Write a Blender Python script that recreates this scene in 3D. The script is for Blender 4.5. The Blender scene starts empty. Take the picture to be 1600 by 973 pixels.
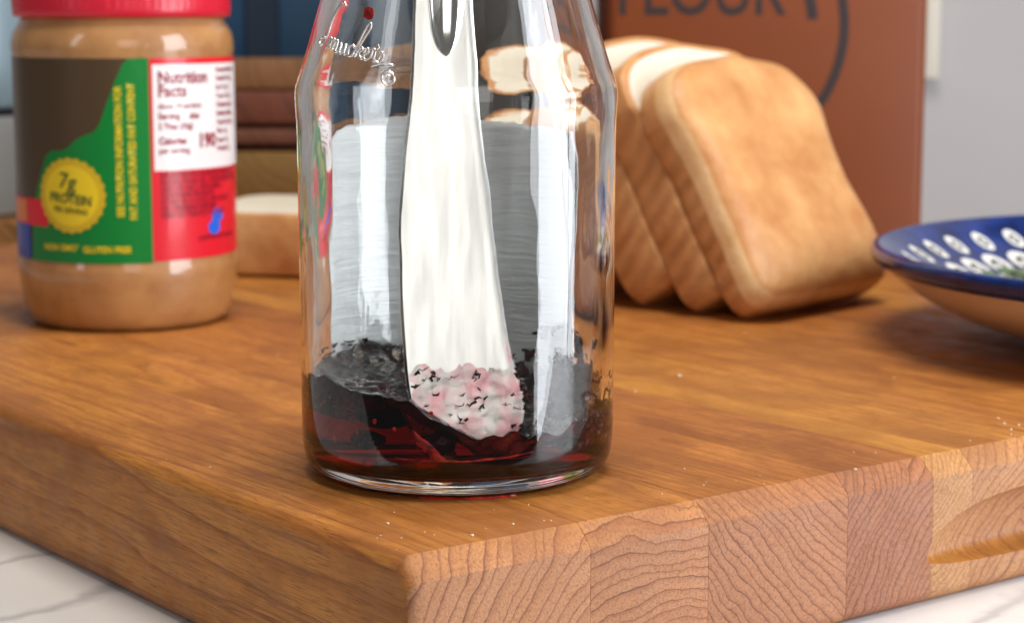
import bpy, bmesh, math, random
from mathutils import Vector, Matrix, noise

# ------------------------------------------------------------------ camera, world, lights, exposure
sc = bpy.context.scene
CM = 0.01
R_ = math.radians
random.seed(7)

cam_d = bpy.data.cameras.new('camera')
cam = bpy.data.objects.new('camera', cam_d)
sc.collection.objects.link(cam)
cam.location = (0, 0, 0.12)
cam.rotation_euler = (R_(90 - 8.53), 0, 0)
cam_d.sensor_width = 36
cam_d.lens = 72
cam_d.clip_start = 0.01
cam_d.clip_end = 20
cam_d.dof.use_dof = True
cam_d.dof.focus_distance = 0.488
cam_d.dof.aperture_fstop = 20
sc.camera = cam

w = bpy.data.worlds.new('World')
sc.world = w
w.use_nodes = True
bg = w.node_tree.nodes['Background']
bg.inputs[0].default_value = (1.0, 0.96, 0.92, 1)
bg.inputs[1].default_value = 0.12


def area(name, loc, target, sx, sy, power, col):
    l = bpy.data.lights.new(name, 'AREA')
    l.shape = 'RECTANGLE'
    l.size, l.size_y = sx, sy
    l.energy = power
    l.color = col
    o = bpy.data.objects.new(name, l)
    o.location = loc
    d = Vector(target) - Vector(loc)
    o.rotation_euler = d.to_track_quat('-Z', 'Y').to_euler()
    sc.collection.objects.link(o)
    return o


# two panes of a tall window to the right of the board (daylight, slightly blue)
area('window_light', (0.80, 0.26, 0.20), (-0.02, 0.26, 0.20), 0.40, 1.10, 14.5, (0.90, 0.94, 1.0))
area('window_light', (0.80, 0.515, 0.20), (-0.02, 0.515, 0.20), 0.085, 1.10, 2.9, (0.90, 0.94, 1.0))
# window behind the photographer, a little to the right
area('back_window_light', (0.30, -0.75, 0.42), (-0.01, 0.52, 0.06), 0.62, 0.62, 2.7, (1.0, 0.97, 0.93))
# narrow window to the left
area('side_window_light', (-0.75, 0.02, 0.42), (-0.02, 0.52, 0.05), 0.14, 0.60, 1.0, (0.92, 0.95, 1.0))
# ceiling lamp over the counter
area('ceiling_light', (0.10, 0.55, 1.25), (0.05, 0.70, 0.0), 0.6, 0.6, 16.0, (1.0, 0.92, 0.80))

vs = sc.view_settings
vs.view_transform = 'Standard'
vs.look = 'None'
vs.exposure = 0.0
vs.gamma = 1.0
vs.use_curve_mapping = False
sc.render.engine = 'CYCLES'
cy = sc.cycles
cy.use_denoising = True
cy.max_bounces = 20
cy.diffuse_bounces = 4
cy.glossy_bounces = 8
cy.transmission_bounces = 16
cy.transparent_max_bounces = 12
cy.sample_clamp_indirect = 8
cy.caustics_reflective = True
cy.caustics_refractive = True
cy.blur_glossy = 0.3


# ------------------------------------------------------------------ object helpers (local coordinates in cm)
def root(name, label, cat, loc=(0, 0, 0), rz=0, group=None):
    o = bpy.data.objects.new(name, None)
    o.empty_display_size = 0.01
    o.location = [c * CM for c in loc]
    o.rotation_euler = (0, 0, rz)
    sc.collection.objects.link(o)
    tag(o, label, cat, group)
    return o


def tag(o, label=None, cat=None, group=None, kind=None):
    if label: o['label'] = label
    if cat: o['category'] = cat
    if group: o['group'] = group
    if kind: o['kind'] = kind
    return o


def mk(name, verts, faces, mat, parent=None, smooth=True, loc=None, fmat=None, sharp=None):
    me = bpy.data.meshes.new(name)
    me.from_pydata([(x * CM, y * CM, z * CM) for x, y, z in verts], [], faces)
    me.validate()
    mats = mat if isinstance(mat, (list, tuple)) else [mat]
    for m in mats:
        me.materials.append(m)
    if fmat:
        for p, i in zip(me.polygons, fmat):
            p.material_index = i
    me.polygons.foreach_set('use_smooth', [smooth] * len(me.polygons))
    me.update()
    if smooth and sharp:
        me.set_sharp_from_angle(angle=R_(sharp))
    o = bpy.data.objects.new(name, me)
    sc.collection.objects.link(o)
    if parent: o.parent = parent
    if loc: o.location = [c * CM for c in loc]
    return o


def grid_faces(nu, nv, wrap_u=False, base=0):
    F = []
    for j in range(nv - 1):
        for i in range(nu if wrap_u else nu - 1):
            a = base + j * nu + i
            b = base + j * nu + (i + 1) % nu
            F.append((a, b, b + nu, a + nu))
    return F


def lathe(profile, seg=96, closed=False, fn=None):
    """profile of (r, z) bottom to top; outward normals for rising outer profiles. Ends with r=0 are capped by a fan."""
    V, rows = [], []
    for r, z in profile:
        if r < 1e-6:
            rows.append([len(V)]); V.append((0, 0, z))
        else:
            row = []
            for k in range(seg):
                a = 2 * math.pi * k / seg
                rr, zz = (r, z) if fn is None else fn(r, z, a)
                row.append(len(V)); V.append((rr * math.cos(a), rr * math.sin(a), zz))
            rows.append(row)
    F = []
    n = len(rows)
    for j in range(n if closed else n - 1):
        A, B = rows[j], rows[(j + 1) % n]
        if len(A) == 1 and len(B) == 1: continue
        for k in range(seg):
            k2 = (k + 1) % seg
            if len(A) == 1: F.append((A[0], B[k2], B[k]))
            elif len(B) == 1: F.append((A[k], A[k2], B[0]))
            else: F.append((A[k], A[k2], B[k2], B[k]))
    return V, F


def spline(pts, n=6, closed=False):
    """Catmull-Rom through points of any dimension"""
    out = []
    m = len(pts)
    rng = range(m) if closed else range(m - 1)
    for i in rng:
        if closed:
            p0, p1, p2, p3 = pts[i - 1], pts[i], pts[(i + 1) % m], pts[(i + 2) % m]
        else:
            p0, p1, p2, p3 = pts[max(i - 1, 0)], pts[i], pts[i + 1], pts[min(i + 2, m - 1)]
        for k in range(n):
            t = k / n
            out.append(tuple(0.5 * (2 * b + (c - a) * t + (2 * a - 5 * b + 4 * c - d) * t * t + (3 * b - a - 3 * c + d) * t ** 3)
                             for a, b, c, d in zip(p0, p1, p2, p3)))
    if not closed: out.append(tuple(pts[-1]))
    return out


def tube(path, rad, seg=8, caps=True):
    """round tube along a list of 3D points; rad number or list"""
    V, F = [], []
    P = [Vector(p) for p in path]
    n = len(P)
    up = Vector((0.13, 0.21, 0.97))
    for i, p in enumerate(P):
        t = (P[min(i + 1, n - 1)] - P[max(i - 1, 0)])
        if t.length < 1e-9: t = Vector((1, 0, 0))
        t.normalize()
        a = t.cross(up)
        if a.length < 1e-4: a = t.cross(Vector((1, 0, 0)))
        a.normalize(); b = a.cross(t); 
        r = rad[i] if isinstance(rad, (list, tuple)) else rad
        for k in range(seg):
            th = 2 * math.pi * k / seg
            V.append(tuple(p + a * (r * math.cos(th)) + b * (r * math.sin(th))))
    F = grid_faces(seg, n, True)
    if caps:
        F.append(tuple(range(seg))[::-1]); F.append(tuple(range((n - 1) * seg, n * seg)))
    return V, F


def join(parts):
    V, F = [], []
    for v, f in parts:
        b = len(V); V += list(v); F += [tuple(i + b for i in q) for q in f]
    return V, F


def box(x0, x1, y0, y1, z0, z1, bev=0.0, seg=2):
    bm = bmesh.new()
    bmesh.ops.create_cube(bm, size=1)
    for v in bm.verts:
        v.co = Vector((x0 + (v.co.x + .5) * (x1 - x0), y0 + (v.co.y + .5) * (y1 - y0), z0 + (v.co.z + .5) * (z1 - z0)))
    if bev > 0:
        bmesh.ops.bevel(bm, geom=bm.edges[:], offset=bev, segments=seg, profile=0.5, affect='EDGES')
    bm.verts.index_update()
    V = [tuple(v.co) for v in bm.verts]
    F = [tuple(v.index for v in f.verts) for f in bm.faces]
    bm.free()
    return V, F


def text_mesh(body, size, bold=0.0, align='CENTER', sx=1.0):
    c = bpy.data.curves.new('t', 'FONT')
    c.body = body; c.size = size; c.align_x = align; c.align_y = 'CENTER'; c.offset = bold; c.resolution_u = 3
    o = bpy.data.objects.new('t', c)
    sc.collection.objects.link(o)
    dg = bpy.context.evaluated_depsgraph_get()
    me = o.evaluated_get(dg).to_mesh()
    V = [(v.co.x * sx, v.co.y) for v in me.vertices]
    F = [tuple(p.vertices) for p in me.polygons]
    o.evaluated_get(dg).to_mesh_clear()
    bpy.data.objects.remove(o); bpy.data.curves.remove(c)
    return V, F


# ------------------------------------------------------------------ material helpers
class N:
    def __init__(self, name):
        self.m = bpy.data.materials.new(name)
        self.m.use_nodes = True
        self.t = self.m.node_tree
        self.b = self.t.nodes['Principled BSDF']
        self.out = self.t.nodes['Material Output']
        self._co = None

    def new(self, typ, **kw):
        n = self.t.nodes.new(typ)
        for k, v in kw.items(): setattr(n, k, v)
        return n

    def link(self, a, b): self.t.links.new(a, b)

    def co(self):
        if self._co is None:
            tc = self.new('ShaderNodeTexCoord')
            mp = self.new('ShaderNodeVectorMath', operation='SCALE')
            mp.inputs[3].default_value = 100.0
            self.link(tc.outputs['Object'], mp.inputs[0])
            self._co = mp.outputs[0]; self.tc = tc
        return self._co

    def mapped(self, scale=(1, 1, 1), loc=(0, 0, 0), rot=(0, 0, 0), src=None):
        mp = self.new('ShaderNodeMapping')
        mp.inputs['Scale'].default_value = scale; mp.inputs['Location'].default_value = loc; mp.inputs['Rotation'].default_value = rot
        self.link(src or self.co(), mp.inputs[0])
        return mp.outputs[0]

    def noise(self, scale=1, detail=3, rough=0.55, vec=None, dist=0):
        n = self.new('ShaderNodeTexNoise')
        n.inputs['Scale'].default_value = scale; n.inputs['Detail'].default_value = detail
        n.inputs['Roughness'].default_value = rough; n.inputs['Distortion'].default_value = dist
        self.link(vec or self.co(), n.inputs['Vector'])
        return n.outputs['Fac']

    def ramp(self, fac, stops, interp='LINEAR'):
        r = self.new('ShaderNodeValToRGB')
        r.color_ramp.interpolation = interp
        e = r.color_ramp.elements
        while len(e) < len(stops): e.new(0.5)
        for i, (p, c) in enumerate(stops):
            e[i].position = p
            e[i].color = (c, c, c, 1) if isinstance(c, (int, float)) else (*c, 1)
        self.link(fac, r.inputs[0])
        return r.outputs[0]

    def math(self, op, a, b=None, c=None):
        n = self.new('ShaderNodeMath', operation=op)
        for i, x in enumerate((a, b, c)):
            if x is None: continue
            if isinstance(x, (int, float)): n.inputs[i].default_value = x
            else: self.link(x, n.inputs[i])
        return n.outputs[0]

    def mix(self, fac, a, b, mode='MIX'):
        n = self.new('ShaderNodeMix', data_type='RGBA', blend_type=mode)
        for i, x in ((0, fac), (6, a), (7, b)):
            if isinstance(x, (int, float)): n.inputs[i].default_value = x
            elif isinstance(x, tuple): n.inputs[i].default_value = (*x, 1)
            else: self.link(x, n.inputs[i])
        return n.outputs[2]

    def bump(self, h, strength=0.3, dist=0.01, prev=None):
        n = self.new('ShaderNodeBump')
        n.inputs['Strength'].default_value = strength; n.inputs['Distance'].default_value = dist * CM
        self.link(h, n.inputs['Height'])
        if prev: self.link(prev, n.inputs['Normal'])
        self.link(n.outputs[0], self.b.inputs['Normal'])
        return n.outputs[0]

    def set(self, **kw):
        for k, v in kw.items():
            k = k.replace('_', ' ')
            i = self.b.inputs[k]
            if hasattr(v, 'is_output') : self.link(v, i)
            elif isinstance(v, tuple): i.default_value = (*v, 1)
            else: i.default_value = v
        return self


def plain(name, col, rough=0.5, **kw):
    n = N(name)
    n.set(Base_Color=col, Roughness=rough, **kw)
    return n.m


def mottled(name, c1, c2, scale, rough=0.5, bump=0.0, bdist=0.02, **kw):
    n = N(name)
    f = n.noise(scale, 4)
    n.set(Base_Color=n.mix(n.ramp(f, [(0.3, 0.0), (0.7, 1.0)]), c1, c2), Roughness=rough, **kw)
    if bump: n.bump(n.noise(scale * 6, 3), bump, bdist)
    return n.m


def wood(name, pith, spacing, light, dark, line, seed, endtint=(1, 1, 1), linew=0.86, knots=()):
    """solid wood, grain along local Y, rings round a pith line at (x, z)"""
    n = N(name)
    co = n.mapped(loc=(seed * 3.1, seed * 7.7, seed * 1.3))
    # slow drift of the rings along the grain and a finer wobble
    drift = n.new('ShaderNodeTexNoise'); drift.inputs['Scale'].default_value = 0.22; drift.inputs['Detail'].default_value = 2
    n.link(n.mapped((1, .16, 1), src=co), drift.inputs['Vector'])
    wob = n.new('ShaderNodeTexNoise'); wob.inputs['Scale'].default_value = 1.3; wob.inputs['Detail'].default_value = 3
    n.link(n.mapped((1, .10, 1), src=co), wob.inputs['Vector'])
    sep = n.new('ShaderNodeSeparateXYZ'); n.link(n.co(), sep.inputs[0])
    d1 = n.new('ShaderNodeSeparateColor'); n.link(drift.outputs['Color'], d1.inputs[0])
    x = n.math('ADD', n.math('SUBTRACT', sep.outputs[0], pith[0]), n.math('MULTIPLY', n.math('SUBTRACT', d1.outputs[0], 0.5), 1.5))
    z = n.math('ADD', n.math('SUBTRACT', sep.outputs[2], pith[1]), n.math('MULTIPLY', n.math('SUBTRACT', d1.outputs[1], 0.5), 1.5))
    r = n.math('SQRT', n.math('ADD', n.math('MULTIPLY', x, x), n.math('MULTIPLY', z, z)))
    r = n.math('ADD', r, n.math('MULTIPLY', n.math('SUBTRACT', wob.outputs['Fac'], 0.5), 0.34))
    rv = n.new('ShaderNodeTexNoise', noise_dimensions='1D'); rv.inputs['Scale'].default_value = 0.9; n.link(r, rv.inputs['W'])
    ring = n.math('ADD', n.math('DIVIDE', r, spacing), n.math('MULTIPLY', rv.outputs['Fac'], 2.2))
    fr = n.math('FRACT', ring)
    rid = n.math('FLOOR', ring)
    wn = n.new('ShaderNodeTexWhiteNoise', noise_dimensions='1D'); n.link(rid, wn.inputs['W'])
    body = n.ramp(fr, [(0.0, light), (0.60, light), (0.88, dark), (0.945, line), (0.97, line), (1.0, light)])
    sn = n.new('ShaderNodeSeparateXYZ'); n.link(n.tc.outputs['Normal'], sn.inputs[0])
    ef = n.ramp(n.math('ABSOLUTE', sn.outputs[1]), [(0.45, 0.0), (0.85, 1.0)])
    soft = n.ramp(fr, [(0.0, light), (0.45, light), (0.90, dark), (0.955, tuple(d * .40 + l * .60 for d, l in zip(dark, line))), (1.0, light)])
    body = n.mix(ef, soft, body)
    body = n.mix(n.math('MULTIPLY', wn.outputs[0], 0.30), body, dark)
    # pores and fibres, stretched along the grain
    fib = n.noise(1, 5, 0.7, n.mapped((14, 0.40, 14), src=co))
    body = n.mix(n.ramp(fib, [(0.36, 0.9), (0.54, 0.0)]), body, n.mix(0.6, body, line))
    pore = n.noise(1, 2, 0.5, n.mapped((55, 1.6, 55), src=co))
    body = n.mix(n.ramp(pore, [(0.32, 0.8), (0.44, 0.0)]), body, line)
    # broad blotches of oil and age
    bl = n.noise(0.42, 4, 0.6, n.mapped((1, .45, 1), src=co), 0.6)
    body = n.mix(n.math('MULTIPLY', n.ramp(bl, [(0.40, 0.72), (0.58, 0.0)]), n.math('SUBTRACT', 1.0, n.math('MULTIPLY', ef, 0.8))), body, n.mix(0.55, dark, line))
    for kx, ky, ka, kb in knots:
        kv = n.new('ShaderNodeVectorMath', operation='DISTANCE')
        n.link(n.mapped((1 / ka, 1 / kb, 0), (-kx / ka, -ky / kb, 0)), kv.inputs[0])
        kd = n.math('ADD', kv.outputs['Value'], n.math('MULTIPLY', n.math('SUBTRACT', wob.outputs['Fac'], .5), 1.6))
        body = n.mix(n.ramp(kd, [(.25, .9), (.55, .35), (.8, .6), (1.0, 0.0)]), body, n.mix(.7, dark, line))
    # end grain is drier; its pink tint also paints in bluish window light
    body = n.mix(ef, body, n.mix(1.0, body, endtint, 'MULTIPLY'))
    # fine knife marks and scuffs on the flat of the board
    sc1 = n.noise(1, 2, 0.5, n.mapped((1.2, 34, 1), rot=(0, 0, 0.35), src=co))
    scf = n.ramp(sc1, [(0.66, 0.0), (0.74, 0.35)])
    tf = n.ramp(n.math('ABSOLUTE', sn.outputs[2]), [(0.8, 0.0), (0.95, 1.0)])
    body = n.mix(n.math('MULTIPLY', scf, tf), body, n.mix(0.6, body, line))
    rough = n.math('ADD', n.math('MULTIPLY', ef, 0.12), n.ramp(n.noise(1.1, 4), [(0.3, 0.38), (0.7, 0.62)]))
    n.set(Base_Color=body, Roughness=rough)
    n.b.inputs['Specular IOR Level'].default_value = 0.45
    h = n.math('SUBTRACT', n.math('MULTIPLY', pore, 0.7), n.math('MULTIPLY', n.ramp(fr, [(0.84, 0.0), (0.95, 1.0), (1.0, 0.0)]), 0.35))
    h = n.math('ADD', h, n.math('MULTIPLY', fib, 0.4))
    n.bump(h, 0.5, 0.04)
    return n.m


# ------------------------------------------------------------------ setting: countertop and wall
def marble():
    n = N('marble')
    d = n.new('ShaderNodeTexNoise'); d.inputs['Scale'].default_value = 0.09; d.inputs['Detail'].default_value = 5
    n.link(n.co(), d.inputs['Vector'])
    add = n.new('ShaderNodeVectorMath', operation='MULTIPLY_ADD')
    n.link(d.outputs['Color'], add.inputs[0]); add.inputs[1].default_value = (7, 7, 7); n.link(n.co(), add.inputs[2])
    wv = n.new('ShaderNodeTexWave'); wv.inputs['Scale'].default_value = 0.085; wv.inputs['Distortion'].default_value = 2.5
    wv.inputs['Detail'].default_value = 4; wv.inputs['Detail Scale'].default_value = 0.6
    n.link(n.mapped(rot=(0, 0, 0.95), src=add.outputs[0]), wv.inputs['Vector'])
    vein = n.ramp(wv.outputs['Fac'], [(0.0, 0.55), (0.02, 0.25), (0.07, 0.0)])
    cloud = n.ramp(n.noise(0.16, 5), [(0.35, 0.0), (0.75, 0.35)])
    c = n.mix(cloud, (0.72, 0.72, 0.73), (0.52, 0.53, 0.56))
    c = n.mix(vein, c, (0.30, 0.31, 0.35))
    n.set(Base_Color=c, Roughness=0.22)
    return n.m


V, F = box(-110, 44, 38, 134, -7, -4, 0.15)
tag(mk('countertop', V, F, marble(), smooth=False), 'white marble countertop with grey veins', None, None, 'structure')

wm = N('wall_paint')
wm.set(Base_Color=wm.mix(wm.noise(0.05, 3), (0.40, 0.385, 0.40), (0.47, 0.45, 0.455)), Roughness=0.75)
wm.bump(wm.noise(3, 3), 0.15, 0.05)
V, F = box(-110, 110, 134.2, 137, -7, 60)
tag(mk('wall', V, F, wm.m, smooth=False), 'plain grey wall', None, None, 'structure')

# ------------------------------------------------------------------ cutting board (local x across the staves, y along the grain)
board = root('cutting_board', 'thick oiled wooden butcher block cutting board made of glued staves', 'cutting board', (-2.228, 43.253, 0), R_(37))
BL, BT, RAD = 62.0, 4.0, 0.52
joints = [0, 5.09, 8.80, 13.64, 16.89, 18.48, 21.6, 25.2, 29.0, 32.6, 36.4, 40.2, 43.4, 46.4]


def stave_profile(ins, rad=RAD):
    """closed loop in (y, z), rounded corners at both ends"""
    y0, y1, z1, z0 = ins * .5, BL - ins * .5, -ins, -BT + ins
    r = max(rad, 0.02)
    pts = []
    for cy_, cz, a0 in ((y0 + r, z0 + r * .8, 180), (y1 - r, z0 + r * .8, 270), (y1 - r, z1 - r, 0), (y0 + r, z1 - r, 90)):
        for k in range(6):
            a = R_(a0 + 90 * k / 5)
            rz = r * .8 if cz < -2 else r
            t = k / 5
            a1, a2 = R_(a0), R_(a0 + 90)
            lx_, lz_ = math.cos(a1) * (1 - t) + math.cos(a2) * t, math.sin(a1) * (1 - t) + math.sin(a2) * t
            q = .88 if (cz > -2 and k not in (0, 5)) else 0
            pts.append((cy_ + r * (math.cos(a) * (1 - q) + lx_ * q), cz + rz * (math.sin(a) * (1 - q) + lz_ * q)))
    return pts


def stave(u0, u1, edge0, edge1):
    secs = []
    def side(r, u, sgn):
        n = 5 if r > .1 else 2
        return [(u + sgn * r * (1 - math.cos(R_(90 * k / n))), r * (1 - math.sin(R_(90 * k / n)))) for k in range(n + 1)]
    a = side(RAD * .8 if edge0 else 0.022, u0, 1)
    b = side(RAD if edge1 else 0.022, u1, -1)
    secs = a + b[::-1]
    V, F = [], []
    n = None
    for u, ins in secs:
        pr = stave_profile(ins, RAD - (ins * .35))
        n = len(pr)
        V += [(u, y, z) for y, z in pr]
    for s in range(len(secs) - 1):
        for k in range(n):
            k2 = (k + 1) % n
            F.append((s * n + k, (s + 1) * n + k, (s + 1) * n + k2, s * n + k2))
    F.append(tuple(range(n)))
    F.append(tuple(range((len(secs) - 1) * n, len(secs) * n))[::-1])
    return V, F


# cutter for the routed finger grip in the end-grain face
bm = bmesh.new()
bmesh.ops.create_uvsphere(bm, u_segments=40, v_segments=24, radius=1)
for v in bm.verts:
    z = v.co.z
    v.co = Vector((23.1 + math.copysign(abs(v.co.x) ** .6, v.co.x) * 6.4, v.co.y * 0.95 - 0.05, -2.75 + (z * 1.55 if z > 0 else z * .35)))
cm_me = bpy.data.meshes.new('grip_cutter')
for v in bm.verts: v.co *= CM
bm.to_mesh(cm_me); bm.free()
cutter = bpy.data.objects.new('grip_cutter', cm_me)
sc.collection.objects.link(cutter)

warm = [((0.56, 0.222, 0.038), (0.42, 0.145, 0.023), (0.15, 0.040, 0.009)),
        ((0.55, 0.215, 0.038), (0.41, 0.140, 0.022), (0.15, 0.040, 0.009)),
        ((0.52, 0.196, 0.036), (0.39, 0.130, 0.021), (0.14, 0.037, 0.009)),
        ((0.46, 0.164, 0.032), (0.34, 0.108, 0.019), (0.11, 0.030, 0.008)),
        ((0.60, 0.270, 0.044), (0.48, 0.190, 0.028), (0.19, 0.056, 0.011)),
        ((0.57, 0.240, 0.040), (0.44, 0.160, 0.025), (0.16, 0.045, 0.009))]
piths = [(9.5, -6.5), (7.2, -14.0), (19, 5.5), (25, -9), (10, 8), (27, -9), (18.5, -6.5), (26, -10), (34, 5), (28, -8), (41, 6), (35, -9), (48, 4)]
for i in range(len(joints) - 1):
    c = warm[[0, 1, 2, 3, 4, 5][i % 6]]
    sp = [0.36, 0.27, 0.25, 0.22, 0.15, 0.27][i % 6]
    m = wood('stave_wood', piths[i], sp, *c, seed=i + 1, knots={1: ((6.9, 1.6, .06, .16), (7.6, 1.2, .05, .2)), 2: ((12.8, 5.7, .26, .95), (10.34, 4.1, .07, .25), (10.96, 3.56, .06, .2))}.get(i, ()), endtint=(0.84, 0.98, 2.5))
    V, F = stave(joints[i], joints[i + 1], i == 0, i == len(joints) - 2)
    o = mk('stave', V, F, m, board, sharp=26)
    if 15.5 < joints[i + 1] and joints[i] < 29.5:
        md = o.modifiers.new('b', 'BOOLEAN'); md.operation = 'DIFFERENCE'; md.solver = 'EXACT'; md.object = cutter
        cutter.parent = board
        dg = bpy.context.evaluated_depsgraph_get()
        me2 = bpy.data.meshes.new_from_object(o.evaluated_get(dg))
        o.modifiers.clear(); o.data = me2
        me2.set_sharp_from_angle(angle=R_(26))
bpy.data.objects.remove(cutter)

# ------------------------------------------------------------------ jam jar
JX, JY = -1.42, 52.6
glass = N('jar_glass')
gb = glass
gb.set(Base_Color=(0.985, 0.995, 0.985), Roughness=0.0, IOR=1.5)
gb.b.inputs['Transmission Weight'].default_value = 1.0
wn = gb.noise(0.55, 3, 0.5, gb.mapped((1, 1, .35)))
wn2 = gb.noise(3.0, 2, 0.5, gb.mapped((1, 1, .5)))
gb.bump(gb.math('ADD', wn, gb.math('MULTIPLY', wn2, 0.06)), 0.06, 0.25)
jar = root('glass_jar', 'clear glass jar nearly empty of jam standing near the board corner', 'jar', (JX, JY, 0))
outer = [(0, .22), (2.2, .20), (3.0, .08), (3.3, 0.0), (3.55, .02), (3.78, .12), (3.93, .30), (4.01, .55), (4.05, .9), (4.06, 1.6), (4.07, 5.0), (4.08, 8.6),
         (4.10, 9.2), (4.12, 9.6), (4.11, 9.85), (4.07, 10.05), (4.00, 10.27), (3.90, 10.55), (3.70, 11.2), (3.47, 12.0), (3.24, 12.8), (3.02, 13.5),
         (2.90, 14.0), (2.86, 14.4), (2.86, 15.0), (2.98, 15.1), (2.98, 15.3), (2.86, 15.4), (2.86, 15.9), (2.80, 16.05)]
inner = [(2.58, 16.05), (2.52, 15.9), (2.52, 14.3), (2.60, 13.85), (2.74, 13.4), (2.95, 12.7), (3.18, 11.9), (3.41, 11.1), (3.60, 10.45), (3.70, 10.15), (3.77, 9.9), (3.80, 9.6), (3.80, 9.2), (3.79, 8.6), (3.78, 5.0), (3.77, 2.0),
         (3.76, 1.4), (3.70, .95), (3.52, .62), (3.2, .46), (2.2, .42), (0, .41)]


def smooth(a, b, x):
    t = max(0, min(1, (x - a) / (b - a)))
    return t * t * (3 - 2 * t)


def inner_r(z):
    P = sorted([(z_, r_) for r_, z_ in inner if z_ < 9])
    for (z0, r0), (z1, r1) in zip(P, P[1:]):
        if z0 <= z <= z1: return r0 + (r1 - r0) * (z - z0) / max(1e-6, z1 - z0)
    return 3.77


def jam_height(x, y):
    """surface height of what is left in the jar; x to the right, y away from the camera"""
    r = math.hypot(x, y) / 3.77
    left = smooth(0.6, -1.6, x)
    h = 1.25 + 1.0 * left
    a = math.atan2(y, x)
    wall = max(0, (r - .72) / .28) ** 2
    back = smooth(-.2, 1.0, math.sin(a))
    h += wall * (0.30 + 0.55 * back * (0.6 + .8 * noise.noise((a * 2.1, 1, 1))) + 0.35 * smooth(.2, .9, math.cos(a)) * (y > -2.0))
    h += 0.30 * noise.noise((x * .75, y * .75, 5)) + .16 * noise.noise((x * 1.7, y * 1.7, 2)) + .10 * noise.noise((x * 3.1, y * 3.1, 8)) + .13 * (.5 - abs(noise.noise((x * 1.5, y * 1.5, 14)))) + .03 * noise.noise((x * 8, y * 8, 3))
    # trough scraped by the knife
    h -= 0.30 * math.exp(-((x - 1.1) ** 2 / 1.4 + (y + 2.0) ** 2 / 1.2))
    return max(0.80, h)


SEG = 220


def wet_edge(k):
    """height at which the jam meets the wall, at angle step k"""
    a = 2 * math.pi * k / SEG
    return jam_height(3.77 * math.cos(a), 3.77 * math.sin(a))


def inside(z, a):
    """inner radius of the jar: the inside of a moulded jar is never perfectly round"""
    r = inner_r2(z)
    x, y = r * math.cos(a), r * math.sin(a)
    if z > 3.3:
        r *= 1 + 0.006 * min(1, z - 3.3) * max(0, min(1, 10.5 - z)) * (noise.noise((x * .55, y * .55, z * .28)) + .5 * noise.noise((x * 1.4, y * 1.4, z * .7 + 9)))
    return r


in_dense = sorted((z_, r_) for r_, z_ in spline(inner[3:-6], 4))


def inner_r2(z):
    if z < 3.3: return inner_r(z)
    for (z0, r0), (z1, r1) in zip(in_dense, in_dense[1:]):
        if z0 <= z <= z1: return r0 + (r1 - r0) * (z - z0) / max(1e-6, z1 - z0)
    return inner_r(min(z, 8))


V, F = lathe(spline(outer, 2), SEG)
last = len(V) - SEG                      # rim row
rows = [list(range(last, last + SEG))]
zs = [13.3 - (13.3 - 3.4) * q / 56 for q in range(57)]
for r_, z_ in ((2.58, 16.05), (2.52, 15.9), (2.52, 14.3), (2.60, 13.85)):
    row = []
    for k in range(SEG):
        a = 2 * math.pi * k / SEG
        row.append(len(V)); V.append((r_ * math.cos(a), r_ * math.sin(a), z_))
    rows.append(row)
for z_ in zs:
    row = []
    for k in range(SEG):
        a = 2 * math.pi * k / SEG
        r_ = inside(z_, a)
        row.append(len(V)); V.append((r_ * math.cos(a), r_ * math.sin(a), z_))
    rows.append(row)
for q in range(1, 7):                    # dry wall down to the edge of the jam
    row = []
    for k in range(SEG):
        a = 2 * math.pi * k / SEG
        z_ = 3.4 + (wet_edge(k) - 3.4) * q / 6
        r_ = inner_r(z_)
        row.append(len(V)); V.append((r_ * math.cos(a), r_ * math.sin(a), z_))
    rows.append(row)
for A, B in zip(rows, rows[1:]):
    for k in range(SEG):
        k2 = (k + 1) % SEG
        F.append((A[k], A[k2], B[k2], B[k]))
mk('glass_body', V, F, gb.m, jar)

# paper label on the far side: we look at its back through the glass
lp = N('label_paper_back')
rip = lp.noise(1, 4, 0.55, lp.mapped((.55, .55, 5.5)), 0.6)
blot = lp.noise(1.1, 4, 0.6)
ripc = lp.ramp(rip, [(0.38, 0.0), (0.55, 1.0)])
lp.set(Base_Color=lp.mix(ripc, (0.76, 0.76, 0.78), (0.86, 0.86, 0.87)), Roughness=0.45)
lp.bump(lp.math('ADD', rip, lp.math('MULTIPLY', blot, .6)), 0.40, 0.12)


def back_label():
    nu, nv = 100, 44
    V = []
    for layer in (0, 1):
        rr = 4.085 if layer == 0 else 4.11
        for j in range(nv):
            for i in range(nu):
                t = i / (nu - 1)
                a = R_(90 + 66 - t * 122)
                top = 8.72 + 0.48 * math.sin(math.pi * min(1, t * 1.15)) ** .8 + 0.05 * noise.noise((t * 30, 0, 0)) - (0.25 * math.exp(-t * 16))
                z = 1.35 + (top - 1.35) * j / (nv - 1)
                aw = a + R_(0.55) * noise.noise((z * 1.1, t * .2, 3)) * (1 if t < .03 or t > .97 else 0)
                V.append((rr * math.cos(aw), rr * math.sin(aw), z))
    n = nu * nv
    F = [tuple(reversed(q)) for q in grid_faces(nu, nv)]
    F = [tuple(q) for q in F]
    F2 = [tuple(i + n for i in q[::-1]) for q in F]
    rim = [j * nu for j in range(nv)]
    rim = [i for i in range(nu)] + [j * nu + nu - 1 for j in range(1, nv)] + [(nv - 1) * nu + i for i in range(nu - 2, -1, -1)] + [j * nu for j in range(nv - 2, 0, -1)]
    S = [(rim[k], rim[(k + 1) % len(rim)], rim[(k + 1) % len(rim)] + n, rim[k] + n) for k in range(len(rim))]
    return V, F + F2 + S


V, F = back_label()
mk('paper_label', V, F, lp.m, jar)


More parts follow.
